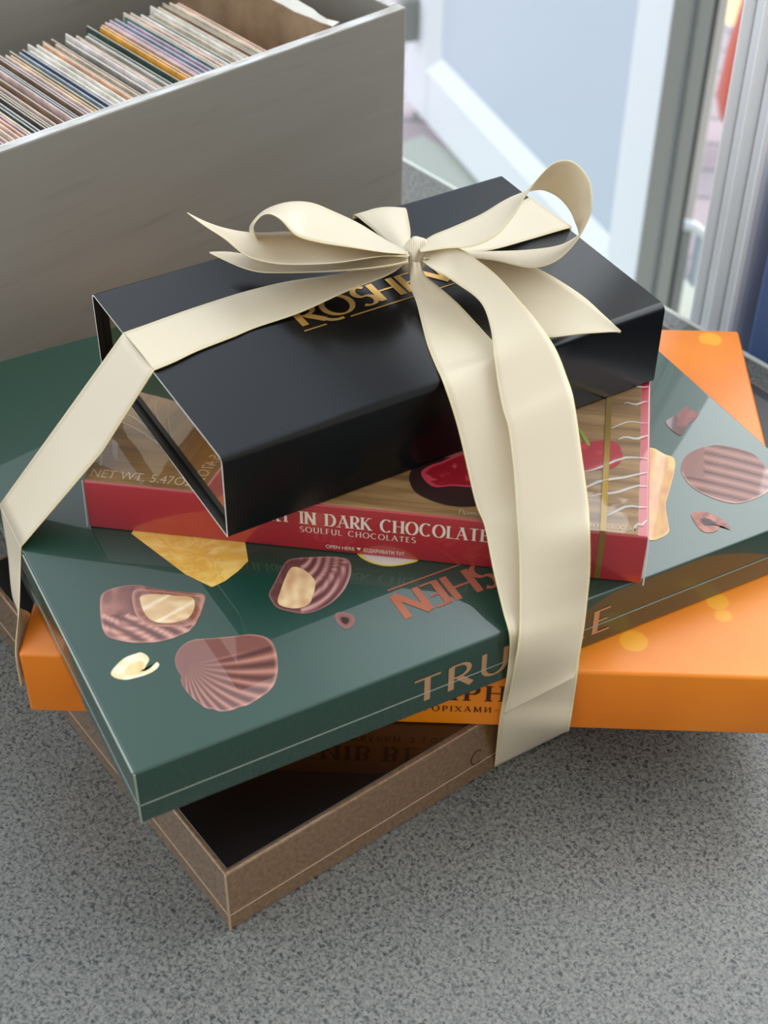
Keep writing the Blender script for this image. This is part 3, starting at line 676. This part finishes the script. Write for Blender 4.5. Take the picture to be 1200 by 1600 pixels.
# ------------------------------------------------------------------ ribbon
RBW = .0365
rb = empty('ribbon_bow', Matrix.Translation(P(648, 400, ZT)), 'cream satin ribbon with a bow, tied around the whole stack of boxes', 'ribbon')
def cat(a, b, c, d, t): return .5*((2*b)+(c-a)*t+(2*a-5*b+4*c-d)*t*t+(3*b-a-3*c+d)*t**3)
def ribbon(name, rows, label, steps=9, cross=10, linear=False, bulge=0.0):
    """rows of (left point, right point) in space -> a thin woven strip"""
    pts = []
    for i in range(len(rows)-1):
        a, b, c, d = rows[max(i-1, 0)], rows[i], rows[i+1], rows[min(i+2, len(rows)-1)]
        for k in range(steps):
            t = k/steps
            if linear: pts.append((b[0].lerp(c[0], t), b[1].lerp(c[1], t)))
            else: pts.append((cat(a[0], b[0], c[0], d[0], t), cat(a[1], b[1], c[1], d[1], t)))
    pts.append(rows[-1])
    bm = bmesh.new(); uvl = bm.loops.layers.uv.new('UV'); grid = []; info = {}; acc = 0; pm = None
    org = rb.matrix_world.translation
    for i, (l, r) in enumerate(pts):
        mid = (l+r)/2; acc += (mid-pm).length if pm else 0; pm = mid
        j = min(i+1, len(pts)-1); h = max(i-1, 0)
        nrm = (pts[j][0]+pts[j][1]-pts[h][0]-pts[h][1]).cross(r-l); nrm = nrm.normalized() if nrm.length > 1e-9 else Vector((0, 0, 1))
        row = []
        for k in range(cross+1):
            v = k/cross; b_ = bulge(i/(len(pts)-1), v) if callable(bulge) else bulge*math.sin(math.pi*v)
            vert = bm.verts.new(l.lerp(r, v)+nrm*b_-org); info[vert] = (acc/RBW, v); row.append(vert)
        grid.append(row)
    for a, b in zip(grid, grid[1:]):
        for k in range(cross):
            f = bm.faces.new((a[k], a[k+1], b[k+1], b[k])); f.smooth = True
            for lp in f.loops: lp[uvl].uv = info[lp.vert]
    o = child(name, bm, M(m_rib), rb, True)
    md = o.modifiers.new('thickness', 'SOLIDIFY'); md.thickness = .00035; md.offset = 0
    prop(o, label); return o
def px(rows):
    """(x, y, z) photo points at a height, or points in space -> space; z None = depth between its neighbours"""
    out = [[None, None] for _ in rows]
    for s in (0, 1):
        known = [isinstance(r[s], Vector) or r[s][2] is not None for r in rows]
        pos = [(r[s] if isinstance(r[s], Vector) else P(*r[s])) if k else None for r, k in zip(rows, known)]
        ts = [(p_-EYE).dot(FWD) if p_ is not None else None for p_ in pos]
        for i, t in enumerate(ts):
            if pos[i] is None:
                a = max(j for j in range(i) if known[j]); b = min(j for j in range(i+1, len(rows)) if known[j])
                pos[i] = EYE+ray(rows[i][s][0], rows[i][s][1])*(ts[a]+(ts[b]-ts[a])*(i-a)/(b-a))
            out[i][s] = pos[i]
    return [tuple(o) for o in out]
def on_front(x, y, o, yaw, off):
    """photo point on the front plane of a box, moved off it"""
    nn_ = Vector((math.sin(yaw), -math.cos(yaw), 0)); d = ray(x, y)
    return EYE + d*((Vector((o[0], o[1], 0))+nn_*off-EYE).dot(nn_)/d.dot(nn_))
def G_(x, y, off): return on_front(x, y, (-.0984, .3838), math.radians(28.14), off)
def O_(x, y, off): return on_front(x, y, (-.1674, .4780), math.radians(-1.44), off)
def px_w(rows, w=RBW):
    """first edge at a given height, second edge nearer to the viewer so that the strip keeps its width"""
    out = []
    for r in rows:
        a = P(*r[0]); d = ray(r[1][0], r[1][1]).normalized(); tc_ = (a-EYE).dot(d); perp = (EYE+d*tc_-a).length
        ww = r[2] if len(r) > 2 else w
        out.append((a, EYE+d*(tc_-math.sqrt(max(ww*ww-perp*perp, 0)))))
    return out
T = ZT+.0007
# left band
rows = px([((636, 398, .203), (640, 404, .203)), ((600, 406, .2005), (610, 428, .2)), ((540, 426, .196), (545, 454, .1945)), ((450, 440, .1905), (470, 488, .190)), ((390, 454, T), (400, 512, T)), ((340, 469, T), (364, 527, T)), ((280, 489, T), (310, 548, T)), ((230, 507, T), (272, 566, T)), ((193, 520, T), (240.5, 579, T))])
ribbon('band', rows, 'left band lying across the black lid', bulge=.0006)
rows = px([((193, 520, T), (240.5, 579, T)), ((96, 655, None), (160, 706, None)), ((0, 788, ZR+.0012), (33, 855, ZR+.0012))])
ribbon('band', rows, 'left band stretched down from the black box to the green box', linear=True, steps=10)
a0, a1 = rows[-1]
rows = [(a0, a1)] + px([((12, 862, .100), (32, 890, .104)), ((22, 940, .087), (30, 950, .094)), ((27.6, 1015, .066), (28.2, 1015, .0825)), ((27, 1045, .055), (29, 1045, .072))])
rows[-1] = (Vector((-.1690, .505, .052)), Vector((-.1692, .478, .060)))
rows[-2] = (Vector((-.1688, .512, .072)), Vector((-.1688, .4795, .0815)))
ribbon('band', rows, 'left band turning under beside the orange corner', steps=8)
# front band
rows = px([((642, 412, .205), (657, 412, .205)), ((641, 430, .202), (664, 430, .201)), ((642, 450, .197), (688, 450, .196)), ((651, 474, .1915), (715, 474, .1915)), ((660, 510, T), (744, 505, T)), ((668, 540, T), (768, 531, T)), ((680, 570, T), (788, 548, T)), ((692, 596.5, T), (801, 556, T))])
rows = rows[:-1] + px([((694, 602, T), (803, 560, T)), ((716, 671, None), (829, 640, None)), ((742, 782, None), (862, 765, None)), ((757, 822, ZK+.0018), (874, 828, ZK+.0018)), ((770, 888, None), (891, 884, None)), ((786, 955, None), (908, 942, ZR+.0022)), ((796, 993, ZR+.0022), (908, 975, None)), (G_(795, 1028, .0022), (906, 1012, None)), (G_(791, 1061, .0022), (903, 1049, ZG+.0022)), (O_(785, 1095, .0022), O_(897, 1093, .0022)), (O_(779, 1134, .002), O_(890, 1138, .002)), ((772.5, 1199, .001), (888, 1141, .001))])
ribbon('band', rows, 'front band lying across the black lid and hanging down over the boxes', bulge=lambda t, v: .006*max(0, .16-t)*math.sin(math.pi*v)*(1+.5*math.sin(9*v))*2.5)
# back band and right band
rows = px([((628, 392, .204), (641, 388, .204)), ((605, 378, .2), (641, 374, .202)), ((582, 358, .196), (641, 360, .198)), ((566, 345, .1925), (638, 342, .194)), ((556, 337, .1895), (634, 326, .1905))])
bk0, bk1 = rows[-1]
dv = Vector((-math.sin(math.radians(30.63)), math.cos(math.radians(30.63)), 0))
rows += [(bk0+dv*.003-Vector((0, 0, .003)), bk1+dv*.004-Vector((0, 0, .004))), (bk0+dv*.004-Vector((0, 0, .02)), bk1+dv*.005-Vector((0, 0, .02))), (bk0+dv*.006-Vector((0, 0, .07)), bk1+dv*.007-Vector((0, 0, .07)))]
ribbon('band', rows, 'back band bulging over the far edge of the black lid', bulge=lambda t, v: -.004*math.sin(math.pi*min(1, t*1.4))*math.sin(math.pi*v))
rows = px([((660, 388, .203), (664, 396, .202)), ((700, 376, .198), (706, 396, .196)), ((745, 352, .1915), (765, 391, .191)), ((785, 331, T), (825, 375, T)), ((823, 311, T), (887, 357, T))])
c0, c1 = rows[-1]; du = Vector((math.cos(math.radians(30.63)), math.sin(math.radians(30.63)), 0))
rows += [(c0+du*.0022-Vector((0, 0, .0015)), c1+du*.0022-Vector((0, 0, .0015))), (c0+du*.0024-Vector((0, 0, .02)), c1+du*.0024-Vector((0, 0, .02))), (c0+du*.003-Vector((0, 0, .045)), c1+du*.003-Vector((0, 0, .045))), (c0+du*.012-Vector((0, 0, .074)), c1+du*.012-Vector((0, 0, .074)))]
ribbon('band', rows, 'right band running to the far right edge of the black lid')
# loops
rows = px_w([((652, 384, .206), (657, 394), .012), ((676, 368, .209), (698, 388), .022), ((705, 356, .211), (738, 385), .03), ((750, 336, .215), (775, 368)), ((785, 315, .219), (800, 340)), ((808, 304, .223), (820, 308)), ((826, 299, .227), (842, 277)), ((848, 297, .2295), (868, 254)), ((872, 308, .228), (897, 254)), ((890, 328, .2235), (921, 283)), ((900, 350, .217), (925, 322)), ((904, 363, .2105), (917, 348)), ((902, 369, .206), (899, 379)), ((872, 384, .1985), (868, 408)), ((820, 391, .193), (828, 418)), ((760, 393, .1935), (768, 406), .03), ((705, 394, .198), (706, 402), .02), ((660, 398, .203), (662, 404), .012)])
ribbon('loop', rows, 'tall right loop of the bow', steps=7)
rows = px_w([((634, 390, .206), (636, 397), .012), ((606, 377, .2085), (598, 394), .028), ((562, 350, .213), (545, 386)), ((522, 331, .216), (500, 379)), ((486, 317, .219), (463, 368)), ((450, 316, .221), (438, 343)), ((416, 327, .220), (420, 334)), ((396, 345, .216), (405, 340)), ((390, 361, .211), (396, 358)), ((400, 380, .203), (412, 382), .012), ((450, 396, .199), (472, 398), .012), ((545, 400, .198), (560, 403), .012), ((610, 397, .202), (620, 399), .02), ((640, 396, .205), (640, 400), .012)])
ribbon('loop', rows, 'left loop of the bow', steps=7)
# tails
rows = px_w([((638, 392, .207), (638, 402), .012), ((612, 388, .2075), (612, 400), .018), ((578, 384, .208), (582, 402), .026), ((520, 371, .209), (520, 411)), ((456, 363, .2095), (450, 413)), ((412, 365, .2095), (412, 408)), ((380, 363, .210), (382, 397), .03), ((346, 356, .212), (354, 374), .016), ((318, 345, .214), (322, 354), .007), ((292, 332, .216), (293.5, 333.5), .001)])
ribbon('tail', rows, 'upper left tail with a pointed end lifted over the crate side', bulge=lambda t, v: .003*math.sin(2*math.pi*v)*math.sin(math.pi*t)**2)
rows = px_w([((636, 398, .206), (638, 408), .012), ((600, 402, .205), (604, 415), .02), ((560, 406, .203), (562, 420), .025), ((500, 410, .200), (502, 424), .024), ((440, 409, .1985), (440, 426), .022), ((405, 404, .198), (406, 425), .02), ((380, 397, .1985), (381, 419), .018), ((354, 393.5, .199), (356, 409), .010), ((327, 394, .1995), (328, 395.5), .001)])
ribbon('tail', rows, 'lower left tail with a pointed end lying low over the black lid', bulge=lambda t, v: .002*math.sin(2*math.pi*v)*(1-t))
rows = px([((656, 398, .204), (660, 408, .203)), ((690, 394, .2005), (690, 420, .199)), ((740, 394, .197), (732, 440, .195)), ((790, 402, .195), (768, 462, .1925)), ((830, 415, .194), (800, 490, .1915)), ((870, 436, .1935), (828, 512, .191)), ((912, 464, .193), (850, 527, .1905)), ((942, 491, .1925), (910, 521.5, .191)), ((970, 517, .192), (968.5, 517.5, .192))])
ribbon('tail', rows, 'right tail with a slanted cut end over the front edge of the black lid', bulge=.001)
rows = px([((660, 408, .206), (660, 388, .207)), ((676, 420, .2085), (680, 382, .2105)), ((696, 431, .208), (700, 383, .2135)), ((718, 446, .205), (724, 391, .214)), ((742, 463, .2035), (747, 407, .2125)), ((757, 482, .2015), (778, 432, .209)), ((767, 515, .198), (812, 470, .2045)), ((772, 555, .1955), (842, 506, .2005)), ((778, 600, None), (868, 545, None)), ((786, 640, None), (886, 590, None)), ((795, 672, None), (897, 627, None)), ((803, 740, None), (909, 710, None)), ((808, 815, ZK+.0085), (919, 785, None)), ((811, 860, None), (922, 836, ZK+.0085)), ((812, 920, None), (922, 890, None)), ((812, 965, ZR+.0075), (918, 935, ZR+.0080)), (G_(810, 1002, .0075), (913, 978, None)), (G_(804, 1038, .0085), (907, 1015, None)), (O_(796, 1082, .0085), (901, 1046, ZG+.0085)), (O_(787, 1116, .0085), O_(896, 1059, .0085))])
ribbon('tail', rows, 'long front tail hanging over the front band down to its slanted cut end', steps=7, bulge=lambda t, v: -.0015*math.sin(math.pi*v)*max(0, 1-2*t))
# knot: a wrapped, pleated lump
bm = bmesh.new(); rows_ = []
kc = P(649, 399, .203); org = rb.matrix_world.translation
ax = (RGT*.25+UPV*.97).normalized(); sd = (RGT*.97-UPV*.25).normalized(); fw = ax.cross(sd)
nu, nv = 36, 18
for i in range(nv+1):
    t = i/nv; a = math.pi*(t-.5)
    row = []
    for k in range(nu):
        b_ = 2*math.pi*k/nu; pinch = .62+.38*abs(math.cos(a))**.6
        pleat = 1+.13*math.sin(4*b_+5*t)+.07*math.sin(9*b_-6*t)
        rr = pinch*pleat
        p_ = sd*(.0060*rr*math.cos(b_)*math.cos(a)**.35) + fw*(.0066*rr*math.sin(b_)*math.cos(a)**.35) + ax*(.0088*math.sin(a))
        row.append(bm.verts.new(kc+p_-org))
    rows_.append(row)
for a, b in zip(rows_, rows_[1:]):
    for k in range(nu): bm.faces.new((a[k], a[(k+1) % nu], b[(k+1) % nu], b[k]))
bm.faces.new(rows_[0][::-1]); bm.faces.new(rows_[-1])
bmesh.ops.recalc_face_normals(bm, faces=bm.faces)
uvl = bm.loops.layers.uv.new('UV')
for f in bm.faces:
    for lp in f.loops: lp[uvl].uv = (lp.vert.co.x*27, .5)
child('knot', bm, M(m_rib), rb, True)

# ------------------------------------------------------------------ crate with cards
CY = math.radians(41.55); cc0 = P(635, 11, .2)
CRM = frame(cc0.x, cc0.y, 0, CY)      # local x along the front (0 = right corner), y away, z up
ck = empty('crate', CRM, 'grey painted wooden crate filled with cards, standing on the table behind the boxes', 'crate')
CH, CL, CDp, BT = .2, -.52, .205, .0075
def board(name, dims, label=None, rim=True):
    bm = bmesh.new(); add_box(bm, *dims, bev=.0012); bm.normal_update()
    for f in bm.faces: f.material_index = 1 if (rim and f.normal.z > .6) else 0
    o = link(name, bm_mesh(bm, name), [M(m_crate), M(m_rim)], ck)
    if label: prop(o, label)
    return o
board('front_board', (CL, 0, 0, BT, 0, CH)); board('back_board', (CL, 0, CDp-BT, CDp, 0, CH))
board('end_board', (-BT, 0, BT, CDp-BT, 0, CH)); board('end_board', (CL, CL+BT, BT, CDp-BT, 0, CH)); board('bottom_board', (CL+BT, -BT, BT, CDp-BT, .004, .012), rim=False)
# torn cardboard divider, leaning
dv_ = empty('cardboard_sheet', CRM, 'brown cardboard sheet with a torn white edge at the right end of the crate', 'cardboard')
bm = bmesh.new(); n = 40; rows_ = []; random.seed(3)
tear = [.003*vnoise(k*.45, 2)+.0015*vnoise(k*1.3, 7) for k in range(n+1)]
def dpos(t, y): # t 0 bottom .. 1 top
    return Vector((-.094+.040*t, y, .013+.187*t))
for j, t in enumerate((0, .5, .9, 1)):
    row = []
    for k in range(n+1):
        y = .0090+.165*k/n; p_ = dpos(t, y)
        if t == 1: p_.z -= tear[k]
        row.append(bm.verts.new(p_))
    rows_.append(row)
for a, b in zip(rows_, rows_[1:]):
    for k in range(n): bm.faces.new((a[k], b[k], b[k+1], a[k+1]))
bm.normal_update(); o = child('sheet', bm, M(m_cardboard), dv_); md = o.modifiers.new('t', 'SOLIDIFY'); md.thickness = .0012; md.offset = 0
bm = bmesh.new(); A_, B_ = [], []
for k in range(n+1):
    y = .0088+.165*k/n; p_ = dpos(1, y); w_ = .0022+.004*vnoise(k*.5, 11)
    A_.append(bm.verts.new(p_+Vector((.0008, 0, -tear[k]-.0004)))); B_.append(bm.verts.new(p_+Vector((.0010+w_, 0, .0008))))
for k in range(n): bm.faces.new((A_[k], B_[k], B_[k+1], A_[k+1]))
o = child('torn_edge', bm, M(m_paper), dv_); md = o.modifiers.new('t', 'SOLIDIFY'); md.thickness = .0006; prop(o, 'white torn paper edge')

# the cards
PAL = {'cream': (214, 196, 170), 'white': (226, 222, 212), 'pale pink': (214, 184, 176), 'lilac': (178, 150, 176), 'ochre': (214, 150, 40), 'teal': (92, 124, 124), 'dark green': (58, 74, 62), 'navy': (54, 74, 106), 'blue grey': (128, 146, 164), 'brown': (132, 104, 82), 'dark brown': (84, 72, 62), 'peach': (212, 164, 128), 'grey': (140, 138, 130), 'olive': (122, 118, 84)}
m_cedge = Mat('card_edge', (218, 208, 192), .7)
cards_mat = {}
for nme, c in PAL.items():
    k_ = Mat('card_'+nme.replace(' ', '_'), c, .5); v = k_.coord((40, 40, 40), out='Object')
    ns_ = k_.noise(v, 1.6, 3, .6); d_ = tuple(x*.8 for x in c); l_ = tuple(min(255, x*1.12+12) for x in c)
    k_.color(k_.ramp(ns_, [(.3, d_), (.5, c), (.72, l_)])); cards_mat[nme] = k_
seq = 'peach|dark brown|cream|olive|dark green|cream|dark brown|blue grey|teal|dark green|cream|cream|brown|cream|dark brown|olive|teal|dark brown|blue grey|navy|olive|dark brown|lilac|brown|lilac|pale pink|cream|pale pink|peach|lilac|cream|dark green|blue grey|dark brown|grey|olive|pale pink|brown|dark brown|pale pink|navy|navy|brown|lilac|cream|peach|olive|blue grey|navy|white|white|cream|white|peach|brown|cream|brown|grey|lilac|white|pale pink|cream|grey|dark brown|teal|dark green|ochre|ochre|dark brown|pale pink|lilac|lilac|blue grey|lilac|teal|cream|pale pink|white|dark green|teal|cream|white|grey|cream|brown|olive|cream|pale pink|peach'.split('|')
random.seed(11)
xs = []; x = -.345
tot = len(seq); x_end = -.0905; dx = (x_end-x)/(tot-1)
gi = [i for i, s_ in enumerate(seq) if s_ == 'ochre'][0]
meshes = {}
ordn = lambda n_: {1: 'next', 2: 'second', 3: 'third'}.get(n_, '%dth' % n_)
for i, nme in enumerate(seq):
    if nme not in meshes:
        bm = bmesh.new(); add_box(bm, -.0005, .0005, 0, .108, 0, .158, .0002, 1); bm.normal_update()
        for f in bm.faces: f.material_index = 0 if abs(f.normal.x) > .7 else 1
        me = bm_mesh(bm, 'card_'+nme.replace(' ', '_')); me.materials.append(M(cards_mat[nme])); me.materials.append(M(m_cedge)); meshes[nme] = me
    o = bpy.data.objects.new('card', meshes[nme]); COL.objects.link(o)
    xx = x+dx*i
    tilt = math.radians(random.uniform(6.0, 6.6))
    hz = random.uniform(.1838, .1862) + (.0032 if nme == 'ochre' else .0012 if nme == 'white' else 0)
    sz = (hz-.013)/(.158*math.cos(tilt))
    o.matrix_world = CRM @ Matrix.Translation((xx, random.uniform(.0095, .0125), hz-.158*sz*math.cos(tilt))) @ Matrix.Rotation(tilt, 4, 'Y') @ Matrix.Translation((-.016, 0, 0)) @ Matrix.Diagonal((1, random.uniform(.98, 1.10), sz, 1))
    k_ = i-gi
    if k_ == 0: lb = 'ochre yellow card standing in the grey crate, left one of the bright ochre pair'
    elif k_ == 1: lb = 'ochre yellow card standing in the grey crate, right one of the bright ochre pair'
    elif k_ < 0: lb = '%s card in the grey crate, %s to the left of the ochre pair' % (nme, ordn(-k_))
    else: lb = '%s card in the grey crate, %s to the right of the ochre pair' % (nme, ordn(k_-1))
    prop(o, lb, 'card', 'cards standing in the crate')
